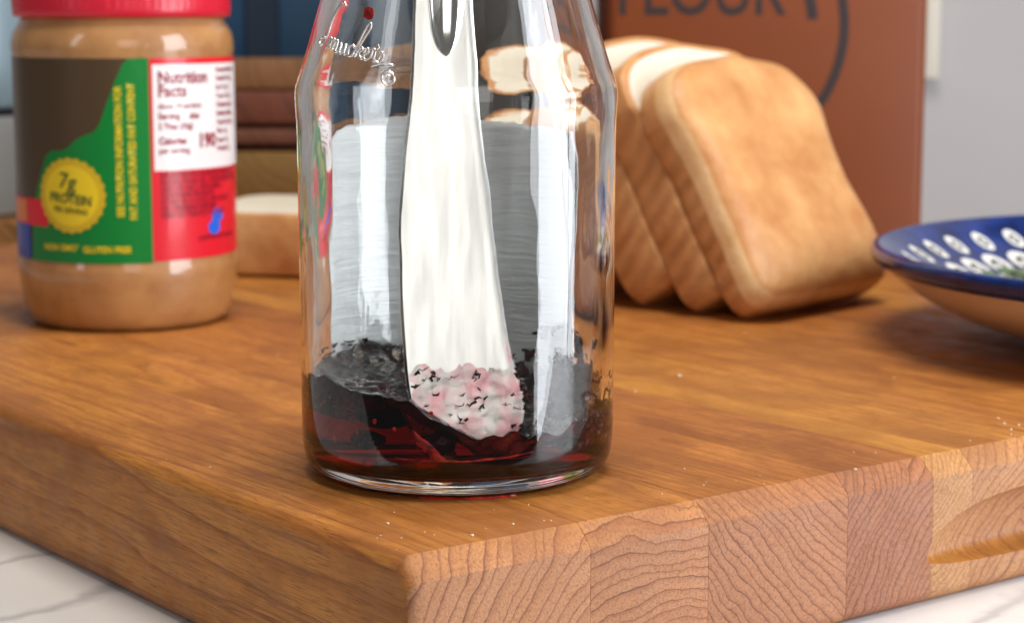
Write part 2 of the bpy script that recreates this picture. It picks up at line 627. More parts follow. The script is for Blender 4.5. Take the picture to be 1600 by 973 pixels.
# embossed script on the shoulder
def cone_r(z):
    P = outer
    for (r0, z0), (r1, z1) in zip(P[14:], P[15:]):
        if z0 <= z <= z1: return r0 + (r1 - r0) * (z - z0) / (z1 - z0)
    return 4.1


def on_shoulder(x, y, lift=0.0):
    """x along the shoulder (cm), y up the slope"""
    z = 10.98 + y * 0.93 - 0.17 * x
    r = cone_r(z) + lift
    a = R_(-90 - 61) + x / 3.85
    return (r * math.cos(a), r * math.sin(a), z)


script = [
    # S
    [(.92, 1.42), (.80, 1.52), (.62, 1.36), (.42, 1.02), (.34, .72), (.30, .42), (.20, .14), (.02, .02), (-.10, .12), (-.02, .26), (.2, .30)],
    # m u c
    [(.42, .02), (.50, .30), (.56, .36), (.58, .26), (.54, .02)],
    [(.56, .12), (.66, .34), (.74, .34), (.72, .02)],
    [(.73, .12), (.84, .34), (.91, .32), (.88, .06), (.96, .02), (1.04, .14), (1.10, .34), (1.07, .08), (1.15, .02), (1.25, .18), (1.29, .34), (1.26, .08), (1.33, .03), (1.42, .12)],
    [(1.62, .30), (1.54, .37), (1.42, .22), (1.44, .05), (1.55, .03), (1.66, .12)],
    # k
    [(1.60, .02), (1.74, .48), (1.92, .98), (2.04, 1.12), (2.08, 1.02), (1.94, .72), (1.76, .30), (1.70, .02)],
    [(1.74, .16), (1.86, .36), (1.94, .30), (1.82, .18), (1.92, .04), (2.0, .06)],
    # e r
    [(1.98, .14), (2.10, .24), (2.12, .36), (2.03, .36), (1.98, .16), (2.06, .03), (2.2, .12), (2.26, .38), (2.34, .34), (2.32, .06), (2.42, .06)],
    # apostrophe and s with its tail
    [(2.40, .56), (2.44, .46), (2.40, .42)],
    [(2.46, .10), (2.56, .36), (2.60, .18), (2.52, .02), (2.42, .06)],
    [(2.30, -.12), (2.5, -.02), (2.72, .06), (2.92, .04), (2.80, -.02), (2.62, -.06)],
]
ps = []
for st in script:
    q = spline(st, 5)
    ps.append(tube([on_shoulder(x * .92, y * .84, 0.012) for x, y in q], 0.034, 8))
for rr in (0.165,):
    ring = [(2.6 + rr * math.cos(2 * math.pi * k / 28), -.30 + rr * math.sin(2 * math.pi * k / 28)) for k in range(29)]
    ps.append(tube([on_shoulder(x, y, .012) for x, y in ring], 0.03, 8))
for st in ([(2.56, -.38), (2.56, -.22)], [(2.56, -.22), (2.64, -.24), (2.63, -.30), (2.56, -.31)], [(2.59, -.31), (2.65, -.38)]):
    ps.append(tube([on_shoulder(x, y, .012) for x, y in spline(st, 3)], 0.02, 6))
V, F = join(ps)
mk('embossed_lettering', V, F, gb.m, jar)

# ------------------------------------------------------------------ jam
jm = N('dark_jam')
f1 = jm.noise(1.6, 4, .6)
jm.set(Base_Color=jm.mix(jm.ramp(f1, [(.40, 0.), (.78, 1.)]), (0.008, 0.0008, 0.003), (0.10, 0.002, 0.006)), Roughness=0.07)
jm.b.inputs['Specular IOR Level'].default_value = 0.20
jm.bump(jm.noise(2.2, 4, .6), 0.5, 0.22)
jc = N('clear_red_jam')
jc.set(Base_Color=(1.0, 0.55, 0.55), Roughness=0.03, IOR=1.42)
jc.b.inputs['Transmission Weight'].default_value = 1.0
va = jc.new('ShaderNodeVolumeAbsorption')
va.inputs['Color'].default_value = (0.72, 0.0, 0.14, 1)
va.inputs['Density'].default_value = 130
jc.link(va.outputs[0], jc.out.inputs['Volume'])
jc.bump(jc.noise(2.4, 4, .6), 0.35, 0.2)
jw = N('red_jam_on_glass')
jw.set(Base_Color=(1.0, 0.85, 0.85), Roughness=0.0, IOR=1.42 / 1.5)
jw.b.inputs['Transmission Weight'].default_value = 1.0
va = jw.new('ShaderNodeVolumeAbsorption')
va.inputs['Color'].default_value = (0.72, 0.0, 0.14, 1)
va.inputs['Density'].default_value = 130
jw.link(va.outputs[0], jw.out.inputs['Volume'])
rj = N('red_jam')
rj.set(Base_Color=rj.mix(rj.ramp(rj.noise(4.5, 4), [(.38, 0.), (.66, 1.)]), (0.22, 0.003, 0.006), (0.85, 0.035, 0.015)), Roughness=0.04, IOR=1.4)
rj.b.inputs['Transmission Weight'].default_value = 0.25
rj.bump(rj.noise(3, 3), 0.4, 0.1)


jam = root('jam', 'dark red berry jam left in the bottom of the glass jar', 'jam', (JX, JY, 0.6))
seg, nr = SEG, 64
V, rows = [], []
for j in range(nr):
    t = (j / (nr - 1)) ** .8
    row = []
    for k in range(seg):
        a = 2 * math.pi * k / seg
        if j == nr - 1:
            z = wet_edge(k); r = inner_r(z)
        else:
            r = 3.74 * max(t, .004)
            z = jam_height(r * math.cos(a), r * math.sin(a))
        row.append(len(V)); V.append((r * math.cos(a), r * math.sin(a), z - .6))
    rows.append(row)
edge = rows[-1]
side_n = 22
for s_ in range(1, side_n + 1):
    row = []
    for k in range(seg):
        a = 2 * math.pi * k / seg
        ztop = V[edge[k]][2] + .6
        if s_ <= 10: z = ztop + (1.3 - ztop) * s_ / 10 if ztop > 1.3 else ztop + (.9 - ztop) * s_ / 22
        else: z = 1.3 - (1.3 - .47) * (s_ - 10) / 12 if ztop > 1.3 else ztop + (.47 - ztop) * s_ / 22
        r = inner_r(z)
        row.append(len(V)); V.append((r * math.cos(a), r * math.sin(a), z - .6))
    rows.append(row)
for rr in (3.0, 2.2, 1.0, .02):
    row = []
    for k in range(seg):
        a = 2 * math.pi * k / seg
        row.append(len(V)); V.append((rr * math.cos(a), rr * math.sin(a), -.16))
    rows.append(row)
F, M = [], []
for j, (A, B) in enumerate(zip(rows, rows[1:])):
    for k in range(seg):
        F.append((A[k], B[k], B[(k + 1) % seg], A[(k + 1) % seg]))
        M.append(0 if j < nr - 1 else 1)
F.append(tuple(rows[0])); M.append(0)
F.append(tuple(rows[-1])[::-1]); M.append(1)
mk('jam_mass', V, F, [jc.m, jw.m], jam, fmat=M)
def blob(c, r, sq, seed, sub=2, normal=None):
    bm = bmesh.new()
    bmesh.ops.create_icosphere(bm, subdivisions=sub, radius=1)
    nrm = Vector(normal or (0, 0, 1)).normalized()
    q = Vector((0, 0, 1)).rotation_difference(nrm)
    for v in bm.verts:
        k = 1 + .35 * noise.noise(v.co * 1.3 + Vector((seed, 0, 0)))
        p = Vector((v.co.x * k * r, v.co.y * k * r, v.co.z * k * r * sq))
        v.co = q @ p + Vector(c)
    V = [tuple(v.co) for v in bm.verts]; F = [tuple(v.index for v in f.verts) for f in bm.faces]
    bm.free()
    return V, F


rnd = random.Random(5)
ps = []
for i in range(30):
    a_, q_ = rnd.uniform(0, 6.283), 3.2 * math.sqrt(rnd.random())
    x, y = q_ * math.cos(a_), q_ * math.sin(a_)
    if x > .3 and y < -.5 and rnd.random() < .75: continue
    zt = jam_height(x, y)
    r = rnd.uniform(.22, .62)
    ps.append(blob((x, y, max(.1, rnd.uniform(.15, zt - .6 - .1))), r, .7, i, 2))
tag(mk('fruit_lumps', *join(ps), jm.m, jam), kind='stuff')


# smears clinging to the inside of the wall
def wall_pt(adeg, z, ins=0.0):
    a = R_(adeg); r = inner_r(z) - ins
    return (r * math.cos(a), r * math.sin(a), z - .6), (-math.cos(a), -math.sin(a), 0)


def smear(a0, a1, z0, z1, seed, thr, nu=70, nv=50):
    V, T = [], []
    for j in range(nv):
        for i in range(nu):
            u_, v_ = i / (nu - 1), j / (nv - 1)
            ad = a0 + (a1 - a0) * u_; z = z0 + (z1 - z0) * v_
            f = .62 * noise.noise((u_ * 5 + seed, v_ * 3.2, 1)) + .4 * noise.noise((u_ * 13, v_ * 8 + seed, 2)) + .25 * noise.noise((u_ * 30, v_ * 20, seed))
            th = f - thr + .55 * (1 - v_) ** 1.5 - 1.2 * max(0, abs(u_ - .5) * 2 - .7)
            T.append(th)
            p, nn = wall_pt(ad, z, min(.16, max(0, th) * .28) - .015 + (0 if th > 0 else -.05))
            V.append(p)
    F = [q for q in grid_faces(nu, nv) if max(T[i] for i in q) > 0]
    return V, F


for a_, b_, z0, z1, sd, thr in ((2, 66, 1.3, 3.3, 1.7, .12), (100, 190, 1.9, 3.0, 5.2, .15), (190, 232, 1.8, 2.75, 8.8, .10), (-38, 0, 1.0, 2.7, 14.6, .12)):
    V, F = smear(a_, b_, z0, z1, sd, thr)
    tag(mk('wall_smear', V, F, jm.m, jam), kind='stuff')
ps = []
for ad, z, r in ((-120, 1.9, .07), (-112, 1.75, .06), (-140, 1.3, .10), (-128, 1.55, .06), (-98, 2.2, .05)):
    c, nn = wall_pt(ad, z, -.02)
    ps.append(blob(c, r, .6, r * 90, 2, nn))
mk('fruit_bits', *join(ps), rj.m, jam)
# bright red thin jam running down the glass below the knife tip
def ribbon(pts, seed):
    V = []
    if abs(pts[0][0] - pts[-1][0]) > 20: return tube([wall_pt(a_, z_, -.02)[0] for a_, z_, h_ in spline(pts, 6)], [h_ * 1.2 for a_, z_, h_ in spline(pts, 6)], 8)
    q = spline(pts, 6)
    nn_ = 7
    for i, (ad, z, hw) in enumerate(q):
        for k in range(nn_):
            t = 2 * k / (nn_ - 1) - 1
            p, nn = wall_pt(ad + t * math.degrees(hw * (1 + .3 * noise.noise((i * .4, t, seed))) / 3.77), z, -.045 - .03 * (1 - t * t))
            V.append(p)
    return V, [f[::-1] for f in grid_faces(nn_, len(q))]
mk('red_streak', *join([ribbon([(-105, 1.78, .02), (-103, 1.6, .10), (-100, 1.38, .18), (-97, 1.18, .15), (-95, 1.03, .20)], 1),
                        ribbon([(-112, 1.03, .01), (-104, 1.0, .015), (-96, 1.02, .03), (-86, 1.0, .018), (-78, 1.03, .03), (-70, 1.06, .02), (-60, 1.14, .012)], 2),
                        ribbon([(-72, 1.05, .02), (-66, 1.02, .05), (-60, 1.06, .02)], 3)]), rj.m, jam)
c, nn = wall_pt(-128, 8.8)
a = R_(-127); rr = 3.28
V, F = blob((rr * math.cos(a), rr * math.sin(a), 11.75 - .6), .16, .6, 4, 3, (-math.cos(a), -math.sin(a), -.3))
mk('stuck_fruit_piece', V, F, rj.m, jam)

# ------------------------------------------------------------------ knife standing in the jar
knife = root('butter_knife', 'broad silver butter spreader standing in the jar with jam on its tip', 'knife', (JX, 50.9, 0.75))
Lp = [(-1.09, 11.5), (-1.11, 10.69), (-1.13, 9.87), (-1.17, 9.06), (-1.24, 8.25), (-1.32, 7.44), (-1.38, 6.63), (-1.42, 5.82), (-1.42, 5.01), (-1.42, 4.2), (-1.38, 3.39), (-1.33, 2.74), (-1.28, 2.09), (-1.19, 1.44), (-1.04, 0.96), (-0.85, 0.55), (-0.59, 0.25), (-0.30, 0.07)]
Rp = [(0.41, 11.5), (0.46, 10.69), (0.53, 9.87), (0.58, 9.06), (0.64, 8.25), (0.72, 7.44), (0.82, 6.63), (0.9, 5.82), (1.03, 5.01), (1.14, 4.2), (1.26, 3.39), (1.37, 2.74), (1.53, 2.09), (1.71, 1.52), (1.74, 1.12), (1.68, 0.75), (1.42, 0.38), (0.90, 0.12)]
Lp = [(-1.0, 15.2), (-1.05, 13.2)] + Lp
Rp = [(0.22, 15.2), (0.33, 13.2)] + Rp
KL = math.atan(0.16)
TW = R_(7)


def kpt(x, s, d=0.0):
    """x across, s up the blade, d out of the front face (towards the camera)"""
    x0 = x - .1
    xx = .1 + x0 * math.cos(TW) + d * math.sin(TW)
    dd = -d * math.cos(TW) + x0 * math.sin(TW)
    return (xx, s * math.sin(KL) + dd * math.cos(KL), s * math.cos(KL) - dd * math.sin(KL))


def steel(name, rough, col=(0.93, 0.92, 0.90)):
    n = N(name)
    br = n.noise(1, 3, .5, n.mapped((3.2, 3.2, .07)))
    n.set(Base_Color=n.mix(n.ramp(br, [(.35, .0), (.75, 1.)]), col, tuple(c * .88 for c in col)), Metallic=1.0, Roughness=n.ramp(br, [(.3, rough - .03), (.7, rough + .04)]))
    n.bump(br, .03, .02)
    return n.m


mst = steel('satin_silver', .34)
mpol = steel('polished_silver', .10)
Ls = spline(Lp, 4); Rs = spline(Rp, 4)
nx = 15
V = []
for side in (1, -1):
    for (lx, ls), (rx, rs) in zip(Ls, Rs):
        for i in range(nx):
            t = 0 if i == 0 else (.06 / (rx - lx) + (1 - .06 / (rx - lx)) * (i - 1) / (nx - 2))
            e = min(t, 1 - t) * (rx - lx)
            th = .075 * min(1, (e / .12 + .25)) if t > .5 else .085
            if i == 0: th = -.09 if side > 0 else .085
            th *= (1 + .2 * ls / 15)
            dish = -.05 * math.sin(math.pi * t)
            V.append(kpt(lx + (rx - lx) * t, ls + (rs - ls) * t, side * th + dish))
n = nx * len(Ls)
A = grid_faces(nx, len(Ls))
F = [q[::-1] for q in A] + [tuple(i + n for i in q) for q in A]
rowsN = len(Ls)
rim = [j * nx for j in range(rowsN)] + [(rowsN - 1) * nx + i for i in range(1, nx)] + [j * nx + nx - 1 for j in range(rowsN - 2, -1, -1)] + [i for i in range(nx - 2, 0, -1)]
F += [(rim[k], rim[k] + n, rim[(k + 1) % len(rim)] + n, rim[(k + 1) % len(rim)]) for k in range(len(rim))]
mdark = steel('dark_reflection_edge', .22, (0.22, 0.21, 0.20))  # darker steel colour paints a dark reflection onto the left bevel
mk('blade', V, F, [mst, mdark], knife, sharp=35, fmat=[1 if (q % (nx - 1) == 0 and q < len(A)) else 0 for q in range(len(F))])

# handle: a rounded spine that runs out in a teardrop on the blade
V = []
seg = 20
hs = [(9.96, 0.0, 0.0), (10.05, .13, .05), (10.25, .25, .10), (10.6, .37, .16), (11.1, .46, .22), (11.8, .53, .28), (12.8, .58, .34), (14.5, .60, .40), (17, .66, .46), (20, .76, .50), (22.2, .80, .50), (22.8, .62, .40), (23.0, .2, .15)]
hs = spline(hs, 3)
for s, hw, hd in hs:
    for k in range(seg):
        a = 2 * math.pi * k / seg
        V.append(kpt(-.27 + max(hw, .002) * math.cos(a), s, .03 + max(hd, .002) * math.sin(a)))
F = [q[::-1] for q in grid_faces(seg, len(hs), True)]
F.append(tuple(range(seg))); F.append(tuple(range((len(hs) - 1) * seg, len(hs) * seg))[::-1])
mk('handle', V, F, mpol, knife)

# wet jam film on the blade tip
fj = N('wet_jam_film')
fcol = fj.ramp(fj.noise(1.5, 3), [(.38, (1.0, .95, .94)), (.60, (1.0, .52, .58))])
fj.set(Base_Color=fcol, Roughness=0.02, IOR=1.36)
fj.b.inputs['Transmission Weight'].default_value = 1.0


def at_s(P, s):
    for (x0, s0), (x1, s1) in zip(P, P[1:]):
        if s1 <= s <= s0: return x0 + (x1 - x0) * (s0 - s) / max(1e-6, s0 - s1)
    return P[-1][0]


def blade_front(x, s):
    lx, rx = at_s(Ls, s), at_s(Rs, s)
    t = (x - lx) / max(.05, rx - lx)
    e = min(t, 1 - t) * (rx - lx)
    th = (.075 * min(1, e / .12 + .25) if t > .5 else .085) * (1 + .2 * s / 15)
    return th - .05 * math.sin(math.pi * max(0, min(1, t)))


nu, nv = 110, 120
V = []
for j in range(nv):
    for i in range(nu):
        t = i / (nu - 1)
        s = .25 + 2.75 * j / (nv - 1)
        lx, rx = at_s(Ls, s), at_s(Rs, s)
        x = lx + .075 + (rx - lx - .085) * t
        q = noise.noise((x * 2.1, s * 2.1, 4)) * .055 + noise.noise((x * 4.4, s * 4.4, 9)) * .030 + noise.noise((x * 10, s * 10, 2)) * .004
        fade = 1 - smooth(1.5, 2.85, s)
        q *= .72
        hgt = (.040 + q) * fade - .045 * (1 - fade) + .25 * (1 - fade) * q - .06 * max(0, 1 - 12 * min(t, 1 - t)) * .5
        V.append(kpt(x, s, blade_front(x, s) + max(-.02, hgt)))
F = grid_faces(nu, nv)
mk('jam_film', V, F, fj.m, knife)
ps = []
rnd = random.Random(11)


def squiggle(x, s, ln, rad, d, ang):
    pts, rr = [], []
    m = 7
    for q in range(m):
        t = q / (m - 1) - .5
        pts.append(kpt(x + ln * t * math.cos(ang) + .05 * math.sin(q * 1.7 + x * 9), s + ln * t * math.sin(ang) + .04 * math.cos(q * 2.1 + s * 7), d))
        rr.append(rad * max(.12, (1 - (2 * t) ** 2)) * (1 + .5 * noise.noise((q * .9, x * 7, s * 7))))
    return tube(pts, rr, 7)


for i in range(30):
    s = .62 + 1.55 * rnd.random()
    lx, rx = at_s(Ls, s), at_s(Rs, s)
    x = rnd.uniform(lx + .18, rx - .12)
    ps.append(squiggle(x, s, rnd.uniform(.05, .34), rnd.choice([.012, .018, .03, .045]), .12, rnd.uniform(-.3, 2.2)))
for i in range(16):
    s = rnd.uniform(.3, 2.7)
    ps.append(squiggle(at_s(Rs, s) + rnd.uniform(-.01, .04), s, rnd.uniform(.1, .4), rnd.choice([.02, .035, .06]), .04, rnd.uniform(1.2, 1.9)))
mk('jam_specks', *join(ps), jm.m, knife)

# ------------------------------------------------------------------ peanut butter jar
PX, PY = -14.75, 78.3
pb = root('peanut_butter_jar', 'peanut butter jar with red lid and green, brown and red label', 'jar', (PX, PY, 0))
pbm = N('peanut_butter_in_plastic')
pf = pbm.noise(.7, 4)
pbm.set(Base_Color=pbm.mix(pbm.ramp(pf, [(.35, 0.), (.68, 1.)]), (0.36, 0.160, 0.050), (0.50, 0.25, 0.085)), Roughness=0.5)
pbm.b.inputs['Coat Weight'].default_value = 1.0
pbm.b.inputs['Coat Roughness'].default_value = 0.03
prof = [(0, .15), (2.9, .12), (3.25, 0), (3.55, .06), (3.78, .28), (3.96, .75), (4.08, 1.35), (4.14, 1.95), (4.16, 2.4), (4.12, 2.52), (4.12, 10.15), (4.16, 10.3), (4.16, 10.6), (4.08, 10.95), (3.9, 11.25), (3.78, 11.45), (3.72, 11.7), (3.72, 12.4), (0, 12.4)]
V, F = lathe(prof, 128)
mk('plastic_body', V, F, pbm.m, pb, sharp=50)
lidm = plain('red_plastic', (0.62, 0.012, 0.035), 0.32)
lidp = [(3.70, 11.62), (3.98, 11.52), (4.05, 11.60), (4.06, 11.8), (4.06, 13.1), (3.98, 13.35), (3.8, 13.45), (0, 13.45)]


def ridges(r, z, a):
    if 11.9 < z < 13.2: r += 0.008 * (1 if math.sin(a * 90) > 0 else -1)
    return r, z


lidp = lidp[:4] + [(4.06, 11.92), (4.06, 13.0)] + lidp[4:]
V, F = lathe(lidp, 360, fn=ridges)
mk('lid', V, F, lidm, pb)

view = math.atan2(0 - PY, 0 - PX)          # direction of the camera from the jar


def cyl(phi_deg, z, r):
    a = view + R_(phi_deg)
    return (r * math.cos(a), r * math.sin(a), z)


def zy(y):                                  # heights read along the front of the jar
    return 10.06 - (y - 92) * (10.06 - 2.62) / (413 - 92)


def patch(p0, p1, z0, z1, r, thick=.012, nu=None):
    nu = nu or max(3, int(abs(p1 - p0) / 3))
    V = []
    for rr in (r, r - thick):
        for z in (z0, z1):
            V += [cyl(p0 + (p1 - p0) * i / (nu - 1), z, rr) for i in range(nu)]
    F = grid_faces(nu, 2) + [tuple(i + 2 * nu for i in q[::-1]) for q in grid_faces(nu, 2)]
    return V, F


def poly_patch(pts, r):
    """filled outline in (phi, z), finely cut so that it follows the curve"""
    bm = bmesh.new()
    vs_ = [bm.verts.new((p * .072, z, 0)) for p, z in pts]
    f = bm.faces.new(vs_)
    bmesh.ops.triangulate(bm, faces=[f])
    bmesh.ops.subdivide_edges(bm, edges=bm.edges[:], cuts=7, use_grid_fill=True)
    bmesh.ops.triangulate(bm, faces=bm.faces[:])
    bm.verts.index_update()
    V = [cyl(v.co.x / .072, v.co.y, r) for v in bm.verts]
    bm.normal_update()
    F = [tuple(v.index for v in fc.verts) for fc in bm.faces]
    bm.free()
    return V, F


def wrap_text(body, size, phi, z, r, rot=0, bold=0.0, align='CENTER', sx=1.0):
    V, F = text_mesh(body, size, bold, align, sx)
    c, s = math.cos(R_(rot)), math.sin(R_(rot))
    out = []
    for x, y in V:
        x, y = x * c - y * s, x * s + y * c
        out.append(cyl(phi + math.degrees(x / r), z + y, r))
    return out, F


def printed(name, col, rough=.35):
    n = N(name)
    n.set(Base_Color=col, Roughness=rough)
    n.b.inputs['Coat Weight'].default_value = .3
    n.b.inputs['Coat Roughness'].default_value = .10
    n.b.inputs['Specular IOR Level'].default_value = .25
    return n.m


brown = printed('label_brown', (0.075, 0.046, 0.022))
green = printed('label_green', (0.004, 0.20, 0.032))
red = printed('label_red', (0.70, 0.014, 0.030))
white = printed('label_white', (0.80, 0.79, 0.80))
yellow = printed('label_yellow', (0.78, 0.58, 0.02))
yellow_d = printed('label_gold', (0.62, 0.42, 0.02))
blue = printed('label_blue', (0.012, 0.05, 0.38))
blue2 = printed('label_bright_blue', (0.015, 0.13, 0.70))
orange = printed('label_orange', (0.75, 0.20, 0.02))
dkgreen = printed('label_ink_green', (0.03, 0.09, 0.02))
dkred = printed('label_ink_red', (0.30, 0.01, 0.03))
label = mk('label', *patch(-115, 12.0, 2.62, 10.06, 4.135), brown, pb)
label['label'] = 'dark brown wraparound label'
gz = [(-58, zy(413)), (12.0, zy(413)), (12.0, zy(92)), (8, zy(91)), (2, zy(93)), (-1, zy(103)), (-5, zy(130)), (-10, zy(170)), (-13, zy(195)), (-16, zy(206)), (-20, zy(210)), (-26, zy(219)),
      (-30, zy(231)), (-34, zy(236)), (-40, zy(236)), (-44, zy(245)), (-52, zy(300)), (-56, zy(355))]
mk('green_panel', *poly_patch(gz, 4.15), green, label)
mk('red_logo_panel', *patch(-86, -44, zy(357), zy(314), 4.158), red, label)
mk('orange_logo_mark', *patch(-80, -62, zy(352), zy(318), 4.166), orange, label)
mk('blue_panel', *patch(-84, -59, zy(411), zy(356), 4.162), blue, label)
# scalloped badge
bz, bp, br = zy(306), -29.5, 1.36
pts = []
for k in range(96):
    a = 2 * math.pi * k / 96
    rr = br * (1 + (.022 if k % 4 < 2 else -.022))
    pts.append((bp + math.degrees(rr * math.cos(a) / 4.16), bz + rr * math.sin(a)))
V = [cyl(bp, bz, 4.172)] + [cyl(bp + (p - bp) * s, bz + (z - bz) * s, 4.172) for s in (.12, .25, .37, .5, .62, .75, .87, 1.0) for p, z in pts]
F = [(0, 1 + k, 1 + (k + 1) % 96) for k in range(96)] + grid_faces(96, 8, True, 1)
badge = mk('badge', V, [tuple(q) for q in F], yellow_d, label)
V = [cyl(bp, bz, 4.182)] + [cyl(bp + math.degrees(br * .82 * s * math.cos(2 * math.pi * k / 64) / 4.16), bz + br * .82 * s * math.sin(2 * math.pi * k / 64), 4.182) for s in (.12, .25, .37, .5, .62, .75, .87, 1.0) for k in range(64)]
F = [(0, 1 + k, 1 + (k + 1) % 64) for k in range(64)] + grid_faces(64, 8, True, 1)
mk('badge_face', V, F, yellow, label)
mk('badge_text', *join([wrap_text('7g', .80, bp - 1, bz + .50, 4.20, -8, .010), wrap_text('PROTEIN', .50, bp, bz - .14, 4.20, -5, .012, sx=.86), wrap_text('PER SERVING', .27, bp, bz - .55, 4.20, -5, .006, sx=.9)]), dkgreen, label)
mk('side_text', *join([wrap_text('SEE NUTRITION INFORMATION FOR', .36, -3.2, zy(237), 4.165, 90, .010, sx=.80), wrap_text('FAT AND SATURATED FAT CONTENT', .36, 3.2, zy(237), 4.165, 90, .010, sx=.80)]), yellow, label)
mk('claim_text', *join([wrap_text('NON GMO*', .32, -36, zy(389), 4.165, 0, .010, sx=.9), wrap_text('GLUTEN FREE', .32, -11, zy(391), 4.165, 0, .010, sx=.9)]), yellow, label)
# nutrition side of the label
np_ = mk('nutrition_panel', *patch(12.6, 118, zy(411), zy(92), 4.140), red, pb)
np_['label'] = 'red panel with white nutrition table'
mk('nutrition_table', *patch(14.0, 86, zy(268), zy(102), 4.155), white, np_)
tx = []
for s, sz, ph, y, b in (('Nutrition', .62, 16.5, 123, .02), ('Facts', .62, 16.5, 144, .02), ('about 14 servings', .28, 16.5, 167, .006), ('Serving', .32, 16.5, 183, .012), ('size', .32, 34, 183, .012), ('2 Tbsp (33g)', .30, 16.5, 199, .012),
                        ('Calories', .36, 16.5, 222, .018), ('per serving', .30, 16.5, 237, .008), ('190', .70, 39, 224, .03)):
    tx.append(wrap_text(s, sz, ph, zy(y), 4.165, 0, b, 'LEFT', .92))
for k, (s, b) in enumerate((('Amount/serving', .008), ('Total Fat 16g', .01), ('Sat. Fat 3g', .006), ('Trans Fat 0g', .006), ('Cholest. 0mg', .01), ('Sodium 80mg', .01), ('Total Carb. 8g', .01), ('Fiber 2g', .006), ('Sugars 4g', .006), ('Protein 7g', .01))):
    tx.append(wrap_text(s, .26, 53.5, zy(112 + k * 14), 4.165, 0, b, 'LEFT', .9))
mk('table_text', *join(tx), dkred, np_)
tx = []
for k, s in enumerate(('INGREDIENTS: ROASTED PEANUTS,', 'SUGAR, PALM OIL, CONTAINS 2% OR', 'LESS OF: SALT, MOLASSES.', 'CONTAINS PEANUTS.', 'STORE IN A COOL DRY PLACE', 'NO STIRRING NEEDED', 'KEEP LID TIGHTLY CLOSED')):
    tx.append(wrap_text(s, .27, 17, zy(276 + k * 10.5), 4.160, 0, .010, 'LEFT', .92))
tx.append(wrap_text('QUESTIONS OR COMMENTS?', .20, 38, zy(379), 4.160, 0, .008, 'LEFT', .9))
mk('ingredient_text', *join(tx), dkred, np_)
V = []
ps = []
for dp, dz, rr in ((1.4, .22, .27), (-1.4, -.22, .27)):
    V = [cyl(51.5 + dp, zy(354) + dz, 4.155)] + [cyl(51.5 + dp + math.degrees(rr * 1.35 * math.cos(2 * math.pi * k / 28) / 4.15), zy(354) + dz + rr * math.sin(2 * math.pi * k / 28), 4.155) for k in range(28)]
    ps.append((V, [(0, 1 + k, 1 + (k + 1) % 28) for k in range(28)]))
ps = [ps[0], ([(x * 1.0005, y * 1.0005, z) for x, y, z in ps[1][0]], ps[1][1])]
mk('blue_mark', *join(ps), blue2, np_)

# ------------------------------------------------------------------ bread
crust = N('bread_crust')
cf = crust.noise(.45, 5, .6)
c1 = crust.mix(crust.ramp(cf, [(.30, 0.), (.70, 1.)]), (0.47, 0.185, 0.058), (0.69, 0.38, 0.155))
crust.set(Base_Color=c1, Roughness=.40)
crust.bump(crust.noise(1.6, 5, .65), .5, .14)
sidem = N('bread_side_crust')
wv = sidem.new('ShaderNodeTexWave', wave_type='BANDS', bands_direction='Z')
wv.inputs['Scale'].default_value = 0.42; wv.inputs['Distortion'].default_value = 2.2; wv.inputs['Detail'].default_value = 2; wv.inputs['Detail Scale'].default_value = .9
sidem.link(sidem.mapped(rot=(.45, 0, 0)), wv.inputs['Vector'])
c2 = sidem.mix(sidem.ramp(wv.outputs['Fac'], [(.2, 0.), (.8, .6)]), (0.52, 0.24, 0.082), (0.33, 0.125, 0.036))
c2 = sidem.mix(sidem.ramp(sidem.noise(.5, 4), [(.35, 0.), (.75, .7)]), c2, (0.66, 0.38, 0.16))
sidem.set(Base_Color=c2, Roughness=.62)
sidem.bump(sidem.math('ADD', wv.outputs['Fac'], sidem.noise(3, 4)), .4, .12)
crumb = N('bread_crumb')
crumb.set(Base_Color=crumb.mix(crumb.noise(2.5, 5, .7), (0.74, 0.66, 0.53), (0.84, 0.80, 0.72)), Roughness=.85)
crumb.bump(crumb.noise(5, 4, .7), .5, .15)


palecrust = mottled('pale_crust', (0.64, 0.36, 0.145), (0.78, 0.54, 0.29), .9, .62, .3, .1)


def loaf_outline(sz=1.0, seed=0):
    pts = [(-4.3, 0.25), (-4.65, .9), (-4.62, 3), (-4.55, 5.2), (-4.75, 6.6), (-4.9, 7.5), (-4.6, 8.45), (-3.7, 9.15), (-2.0, 9.55), (0, 9.7), (2.0, 9.55), (3.7, 9.15), (4.6, 8.45), (4.9, 7.5), (4.75, 6.6), (4.55, 5.2), (4.62, 3), (4.65, .9), (4.3, .25), (3.4, 0), (0, -.02), (-3.4, 0)]
    q = spline(pts, 4, True)
    return [(x * sz * (1 + .012 * noise.noise((x * .6, z * .6, seed))), z * sz * (1 + .01 * noise.noise((z * .5, x * .5, seed + 4)))) for x, z in q]


